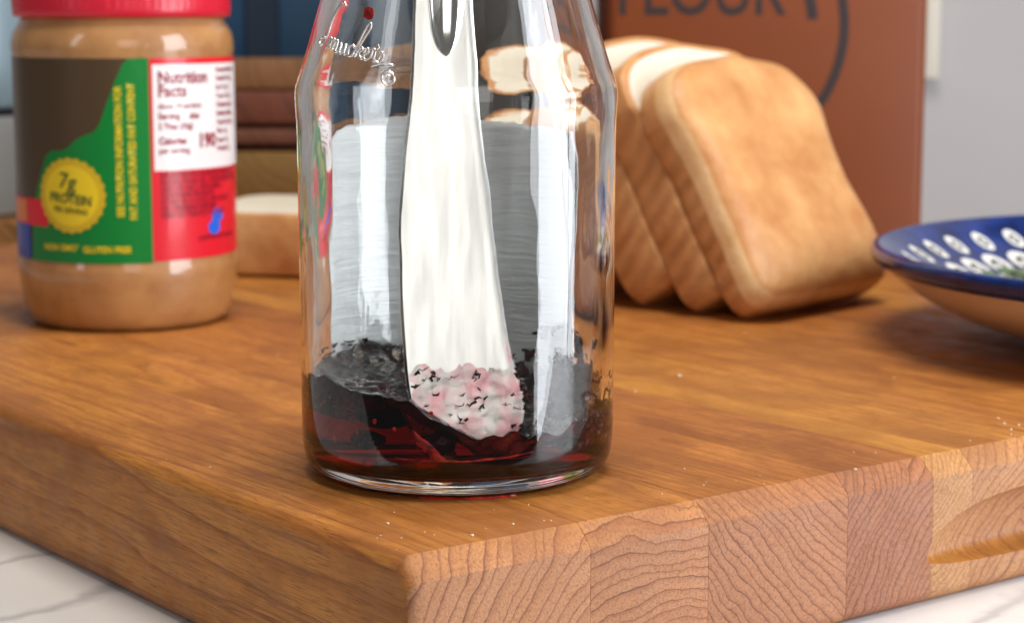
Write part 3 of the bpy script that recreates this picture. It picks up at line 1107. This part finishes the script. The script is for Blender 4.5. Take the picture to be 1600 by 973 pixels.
def slice_mesh(t, seed, heel=False, heel_back=False):
    """local: x width, y thickness (0 front face .. t back face), z up; pivot edge is the back bottom edge"""
    ol = loaf_outline(1.0, seed)
    n = len(ol)
    c = (0, 4.7)
    secs = []
    if heel:
        for y, s in ((.0, .0), (.0, .35), (.02, .62), (.08, .80), (.22, .90), (.5, .965), (.9, .99), (1.3, 1.0), (t - .12, 1.0), (t, .985)):
            secs.append((y, s))
    else:
        for y, s in ((0, 0), (0, .5), (0, .945), (.0, .965), (.04, .985), (.16, 1.0), (t * .5, .99), (t - .16, 1.0), (t - .04, .985), (t, .965), (t, .945)):
            secs.append((y, s))
    secs.append((t, .5)); secs.append((t, .0))
    V, F, M = [], [], []
    rws = []
    for si, (y, s) in enumerate(secs):
        if s == 0:
            rws.append([len(V)] * n); V.append((c[0], y, c[1])); continue
        row = []
        for x, z in ol:
            xx, zz = c[0] + (x - c[0]) * s, c[1] + (z - c[1]) * s
            rip = .05 * math.sin(zz * 2.6 + y * 1.6 + seed) * (abs(x) > 4.0) * (s > .95)
            yy = y + .07 * noise.noise((xx * .5, zz * .5, seed + y)) + (.22 * noise.noise((xx * .55, zz * .35, seed)) if heel and y < .3 else 0)
            row.append(len(V)); V.append((xx + math.copysign(rip, x), yy, zz))
        rws.append(row)
    for j in range(len(rws) - 1):
        A, B = rws[j], rws[j + 1]
        for k in range(n):
            k2 = (k + 1) % n
            q = [A[k], A[k2], B[k2], B[k]]
            q = [v for i, v in enumerate(q) if v not in q[:i]]
            F.append(tuple(q))
            s = min(secs[j][1], secs[j + 1][1])
            x = abs(ol[k][0])
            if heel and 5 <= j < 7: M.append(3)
            elif heel and j < 7: M.append(0)
            elif s < .944 and not (heel and j < 7): M.append(2)
            elif x > 4.3 and ol[k][1] < 7.2: M.append(1)
            else: M.append(0)
    return V, F, M


AX = Vector((-0.735, 0.678, 0))     # along the loaf, away from the camera
WX = Vector((0.678, 0.735, 0))      # across the loaf


def place_slice(label, corner, lean, t, seed, heel=False, yaw=0.0, lift=0.0, scale=1.0):
    """corner: ground point (x, y) of the near end of the edge the slice stands on"""
    V, F, M = slice_mesh(t, seed, heel)
    a = WX.copy(); b = AX.copy()
    rot = Matrix.Rotation(R_(yaw), 3, 'Z')
    a, b = rot @ a, rot @ b
    L = R_(lean)
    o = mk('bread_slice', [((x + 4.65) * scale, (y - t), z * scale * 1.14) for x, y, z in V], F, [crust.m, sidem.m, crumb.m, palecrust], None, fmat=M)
    # rotation matrix columns: local x -> a ; local y -> b tilted ; local z -> up tilted
    up = Vector((0, 0, 1))
    cy_ = b * math.cos(L) - up * math.sin(L)
    cz_ = b * math.sin(L) + up * math.cos(L)
    m = Matrix((a, cy_, cz_)).transposed().to_4x4()
    m.translation = Vector((corner[0] * CM, corner[1] * CM, lift * CM))
    o.matrix_world = m
    tag(o, label, 'bread', 'slices of white bread fanned out on the board')
    return o


base = Vector((8.45, 77.0, 0))
spec = [('crusty end slice of white bread at the front of the fanned loaf', 0.0, 31, 2.2, True, .97),
        ('second slice from the crusty end, its pale crumb showing above the end slice', 2.25, 31, 1.85, False, 1.0),
        ('third slice from the crusty end of the fanned loaf', 5.0, 31.5, 2.38, False, 1.0),
        ('fourth slice from the crusty end, half hidden behind the glass jar', 8.1, 41, 2.2, False, 1.0),
        ('slice of bread leaning behind the glass jar, fifth from the crusty end', 12.6, 60, 2.2, False, 1.0),
        ]
for i, (lab, d, lean, t, heel, k) in enumerate(spec):
    p = base + AX * d
    place_slice(lab, (p.x, p.y), lean, t, i * 3.3 + 1, heel, 0, 0.02, k)
place_slice('thick slice of white bread lying tipped over between the two jars', (-15.0, 91.0), 90.5, 2.75, 21, False, -62, 0.12, .93)

# ------------------------------------------------------------------ painted bowl
BX, BY = 25.85, 72.0
bowl = root('painted_bowl', 'shallow stoneware bowl with blue rim, white dots and green leaves', 'bowl', (BX, BY, 0))
cream = N('beige_glaze')
cream.set(Base_Color=cream.mix(cream.noise(.8, 4), (0.68, 0.52, 0.36), (0.76, 0.61, 0.45)), Roughness=.18)
BR, BZ = 13.0, 3.55
k = BR / 13.0
bprof = [(0, .15), (5.0, .12), (5.3, 0), (5.8, 0), (6.2, .14), (8.0, .45), (9.9, 1.05), (11.4, 1.80), (12.35, 2.55), (12.85, 2.88), (13.0, 3.15), (12.95, 3.36), (12.72, 3.45)]
iprof = [(12.72, 3.45), (12.2, 3.15), (11.0, 2.42), (9.0, 1.50), (7.0, .95), (5.0, .70), (0, .62)]
nb = len(bprof)
full = spline(bprof, 3) + spline(iprof, 4)[1:]
V, F = lathe(full, 128)
fm = []
cob = N('cobalt_glaze')
cob.set(Base_Color=cob.mix(cob.ramp(cob.noise(.9, 4), [(.35, 0.), (.7, 1.)]), (0.005, 0.014, 0.08), (0.010, 0.038, 0.22)), Roughness=.12)
wgl = plain('white_glaze', (0.72, 0.72, 0.70), .15)
ggl = mottled('green_glaze', (0.07, 0.12, 0.055), (0.16, 0.22, 0.12), 1.2, .15)
for q in F:
    rr = sum(math.hypot(V[i][0], V[i][1]) for i in q) / len(q)
    zz = sum(V[i][2] for i in q) / len(q)
    inside = zz > .6 + max(0, (rr - 5)) * .30 or rr > 12.6
    under = not inside
    if rr > 12.45: fm.append(1)
    elif zz > 0.5 and (q[0] >= 0) and inside and (rr < 12.6): fm.append(1 if rr > 9.6 else 2)
    else: fm.append(0)
# classify by row so that the underside stays beige
nrow_out = len(spline(bprof, 3))
idx = 0
body = mk('bowl_body', V, F, [cream.m, cob.m, wgl], bowl, sharp=60)
for p in body.data.polygons:
    c = p.center / CM
    rr = math.hypot(c.x, c.y)
    nz = p.normal
    inward = (nz.x * c.x + nz.y * c.y) < 0 or (rr < 4.5 and nz.z > .5)
    if rr > (12.2 if inward else 12.62): p.material_index = 1
    elif inward: p.material_index = 1 if rr > 9.7 else 2
    else: p.material_index = 0


def in_z(r):
    P = sorted(spline(iprof, 6))
    for (r0, z0), (r1, z1) in zip(P, P[1:]):
        if r0 <= r <= r1: return z0 + (z1 - z0) * (r - r0) / max(1e-6, r1 - r0)
    return .65


def bowl_patch(th, rc, hw, hl, lift=.02, skew=0.0, shape='oval'):
    V = [None]
    for s in (.5, 1):
        for k in range(24):
            a = 2 * math.pi * k / 24
            x, y = hw * s * math.cos(a), hl * s * math.sin(a)
            if shape == 'leaf': x *= (1 - .75 * abs(math.sin(a)) ** 2)
            x, y = x * math.cos(skew) - y * math.sin(skew), x * math.sin(skew) + y * math.cos(skew)
            r = min(rc + y, 12.5); t = th + x / rc
            V.append((r * math.cos(t), r * math.sin(t), in_z(r) + lift))
    V[0] = (rc * math.cos(th), rc * math.sin(th), in_z(rc) + lift)
    return V, [(0, 1 + k, 1 + (k + 1) % 24) for k in range(24)] + grid_faces(24, 2, True, 1)


nd = 40
for k in range(nd):
    th = 2 * math.pi * (k + .3) / nd
    V, F = bowl_patch(th, 11.4, .40, .52, .025)
    mk('white_dot', V, F, wgl, bowl)
for k in range(nd):
    th = 2 * math.pi * (k + .8) / nd
    V, F = bowl_patch(th, 10.0, .62, .70, .03)
    mk('white_scallop', V, F, wgl, bowl)
for k in range(nd):
    th = 2 * math.pi * (k + .8) / nd
    V, F = bowl_patch(th, 9.1, .75, .80, .045, .5 if k % 2 else -.5, 'leaf')
    mk('green_leaf', V, F, ggl, bowl)

# ------------------------------------------------------------------ brown flour tin
tin = root('flour_tin', 'copper brown flour tin with black lettering behind the bread', 'tin', (12.4, 107, -4))
tm = N('brown_enamel')
tm.set(Base_Color=tm.mix(tm.noise(.18, 4), (0.165, 0.040, 0.010), (0.21, 0.052, 0.014)), Roughness=.42)
tm.b.inputs['Specular IOR Level'].default_value = .25
tm.bump(tm.noise(6, 2), .08, .03)
ink = plain('black_ink', (0.020, 0.010, 0.010), .6)
V, F = box(-7.75, 7.75, -7, 7, 0, 20.5, .5, 3)
mk('tin_body', V, F, tm.m, tin, sharp=35)
V, F = box(-7.9, 7.9, -7.15, 7.15, 20.5, 23, .5, 3)
mk('tin_lid', V, F, tm.m, tin, sharp=35)
V2, F2 = text_mesh('FLOUR', 3.3, .04)
mk('tin_lettering', [(x * .80 - 3.3, -7.02, y + 16.5) for x, y in V2], F2, ink, tin, smooth=False)


def ring_strip(cx, cz, r0, r1, a0, a1, y, n=64):
    V = []
    for r in (r0, r1):
        V += [(cx + r * math.cos(R_(a0 + (a1 - a0) * k / n)), y, cz + r * math.sin(R_(a0 + (a1 - a0) * k / n))) for k in range(n + 1)]
    return V, [q[::-1] for q in grid_faces(n + 1, 2)]


mk('printed_ring', *ring_strip(-3.0, 14.9, 6.45, 6.9, -60, 80, -7.02), ink, tin)
mk('printed_dash', *ring_strip(-3.0, 14.9, 4.9, 5.4, 4, 30, -7.02), ink, tin)

# ------------------------------------------------------------------ things far behind
V, F = box(-4.6, 4.6, -4, 4, 0, 26, .8, 3)
cnd = root('dark_canister', 'near black canister standing left of the brown tin behind the glass jar', 'canister', (-0.6, 116, -4))
mk('canister_body', V, F, mottled('dark_enamel', (0.012, 0.011, 0.012), (0.022, 0.018, 0.016), .5, .3), cnd, sharp=35)
V, F = box(-4.75, 4.75, -4.15, 4.15, 26, 28, .4, 2)
mk('canister_lid', V, F, plain('dark_lid', (0.02, 0.018, 0.017), .3), cnd, sharp=35)

bb = root('blue_storage_box', 'dark blue storage box in the background between the two jars', 'box', (-14.5, 125, -4))
V, F = box(-9.5, 9.0, -5, 5, 0, 30, .6, 2)
mk('box_body', V, F, mottled('deep_blue', (0.006, 0.035, 0.085), (0.012, 0.06, 0.13), .2, .4), bb, sharp=35)
V, F = box(-1.0, 1.0, -5.25, -5.0, 12, 30, .1, 1)
mk('box_strap', V, F, plain('navy', (0.006, 0.018, 0.04), .5), bb, smooth=False)

cr = root('wooden_crate', 'slatted brown wooden crate behind the peanut butter jar', 'crate', (-14.5, 113, -4))
cw = [wood('crate_wood', (30, 20 + 9 * k), .9, *c, seed=30 + k) for k, c in enumerate((((.25, .115, .04), (.19, .08, .028), (.09, .035, .014)), ((.17, .045, .018), (.12, .032, .014), (.06, .015, .008)), ((.17, .055, .024), (.12, .036, .016), (.06, .016, .009)), ((.24, .135, .028), (.19, .095, .02), (.10, .042, .011))))]
for k, (z0, z1) in enumerate(((11.6, 13.2), (9.8, 11.5), (8.7, 9.5), (5.6, 8.3))):
    V, F = box(-9, 9, -5.4 if k == 3 else -5, -4.4, z0, z1, .12, 2)
    mk('slat', V, F, cw[k], cr, sharp=35)
for x in (-8.4, 8.4):
    V, F = box(x - .7, x + .7, -4.38, -3.4, 0, 13.2, .1, 1)
    mk('post', V, F, cw[1], cr, sharp=35)
V, F = box(-9, 9, -4.39, 4.2, 0, 5.4, .1, 1)
mk('crate_base', V, F, cw[3], cr, sharp=35)
V, F = box(-9, 9, -3.38, -2.9, 5.5, 13.0, .1, 1)
mk('back_panel', V, F, cw[1], cr, sharp=35)

pc = root('pale_canister', 'pale blue grey canister at the left edge behind the peanut butter jar', 'canister', (-31.5, 118, -4))
V, F = lathe([(0, 4.2), (4.8, 4.2), (5, 4.4), (5, 9.6), (4.9, 9.8), (0, 9.8)], 64)
mk('canister_body', V, F, plain('grey_ceramic', (0.33, 0.35, 0.37), .3), pc, sharp=40)
V, F = lathe([(0, 10.2), (4.9, 10.2), (5.1, 10.4), (5.1, 22), (4.9, 22.3), (0, 22.3)], 64)
mk('canister_top', V, F, plain('pale_blue_ceramic', (0.24, 0.34, 0.41), .3), pc, sharp=40)
V, F = lathe([(0, 9.79), (4.7, 9.79), (4.7, 10.21), (0, 10.21)], 64)
mk('dark_band', V, F, plain('dark_band', (0.03, 0.035, 0.04), .4), pc, sharp=40)
V, F = box(-6, 6, -6, 6, 1.9, 4.19, .2, 2)
mk('wooden_stand', V, F, wood('stand_wood', (20, 20), .8, (.42, .20, .05), (.3, .12, .03), (.14, .05, .015), 41), pc, sharp=35)
V, F = box(-5, 5, -5, 5, 0, 1.89, .2, 2)
mk('stand_foot', V, F, plain('grey_foot', (.30, .33, .36), .4), pc, sharp=35)

wp = root('wall_plate', 'narrow cream plate fixed to the grey wall right of the brown tin', 'wall plate', (27.05, 134.2, 7.2))
V, F = box(-.62, .62, -.9, 0, 0, 12, .15, 2)
mk('plate', V, F, plain('cream_plastic', (.62, .58, .50), .4), wp, sharp=35)
V, F = box(-1.25, -.63, -.5, 0, .1, 12, .08, 2)  # dark strip added as the shadow left of the plate
mk('plate_shadow', V, F, plain('shadow_dark', (.06, .05, .045), .5), wp, sharp=35)

# ------------------------------------------------------------------ crumbs on the board
rnd = random.Random(21)
ps = []
ca, sa = math.cos(R_(37)), math.sin(R_(37))
for i in range(70):
    if i < 35: u_, v_ = rnd.uniform(.3, 26), abs(rnd.gauss(0, 1.2)) + .45
    elif i < 45: u_, v_ = abs(rnd.gauss(0, 1.0)) + .45, rnd.uniform(.5, 14)
    else: u_, v_ = rnd.uniform(1, 40), rnd.uniform(.6, 26)
    x, y = -2.228 + u_ * ca - v_ * sa, 43.253 + u_ * sa + v_ * ca
    if i % 3: x, y = x + rnd.gauss(0, .12), y + rnd.gauss(0, .12)
    if math.hypot(x - JX, y - JY) < 4.4 or math.hypot(x - PX, y - PY) < 4.5: continue
    r = rnd.choice([.014, .018, .022, .026, .045]) * (1.6 if i >= 45 else 1)
    ps.append(blob((x, y, r * .5), r, .7, i, 1))
V, F = join(ps)
tag(mk('bread_crumbs', V, F, mottled('crumb_tan', (.72, .52, .30), (.80, .70, .52), 40, .8)), 'tiny pale bread crumbs scattered over the cutting board', 'crumbs', None, 'stuff')

# thin red line painting a reflection under the front of the jar
V, F = tube([(JX + 3.62 * math.cos(R_(a)), JY + 3.62 * math.sin(R_(a)), .02) for a in range(-104, -62, 3)], .03, 8)
tag(mk('red_reflection_line', V, F, rj.m), 'thin red line painted as a reflection under the front edge of the glass jar', 'jam')
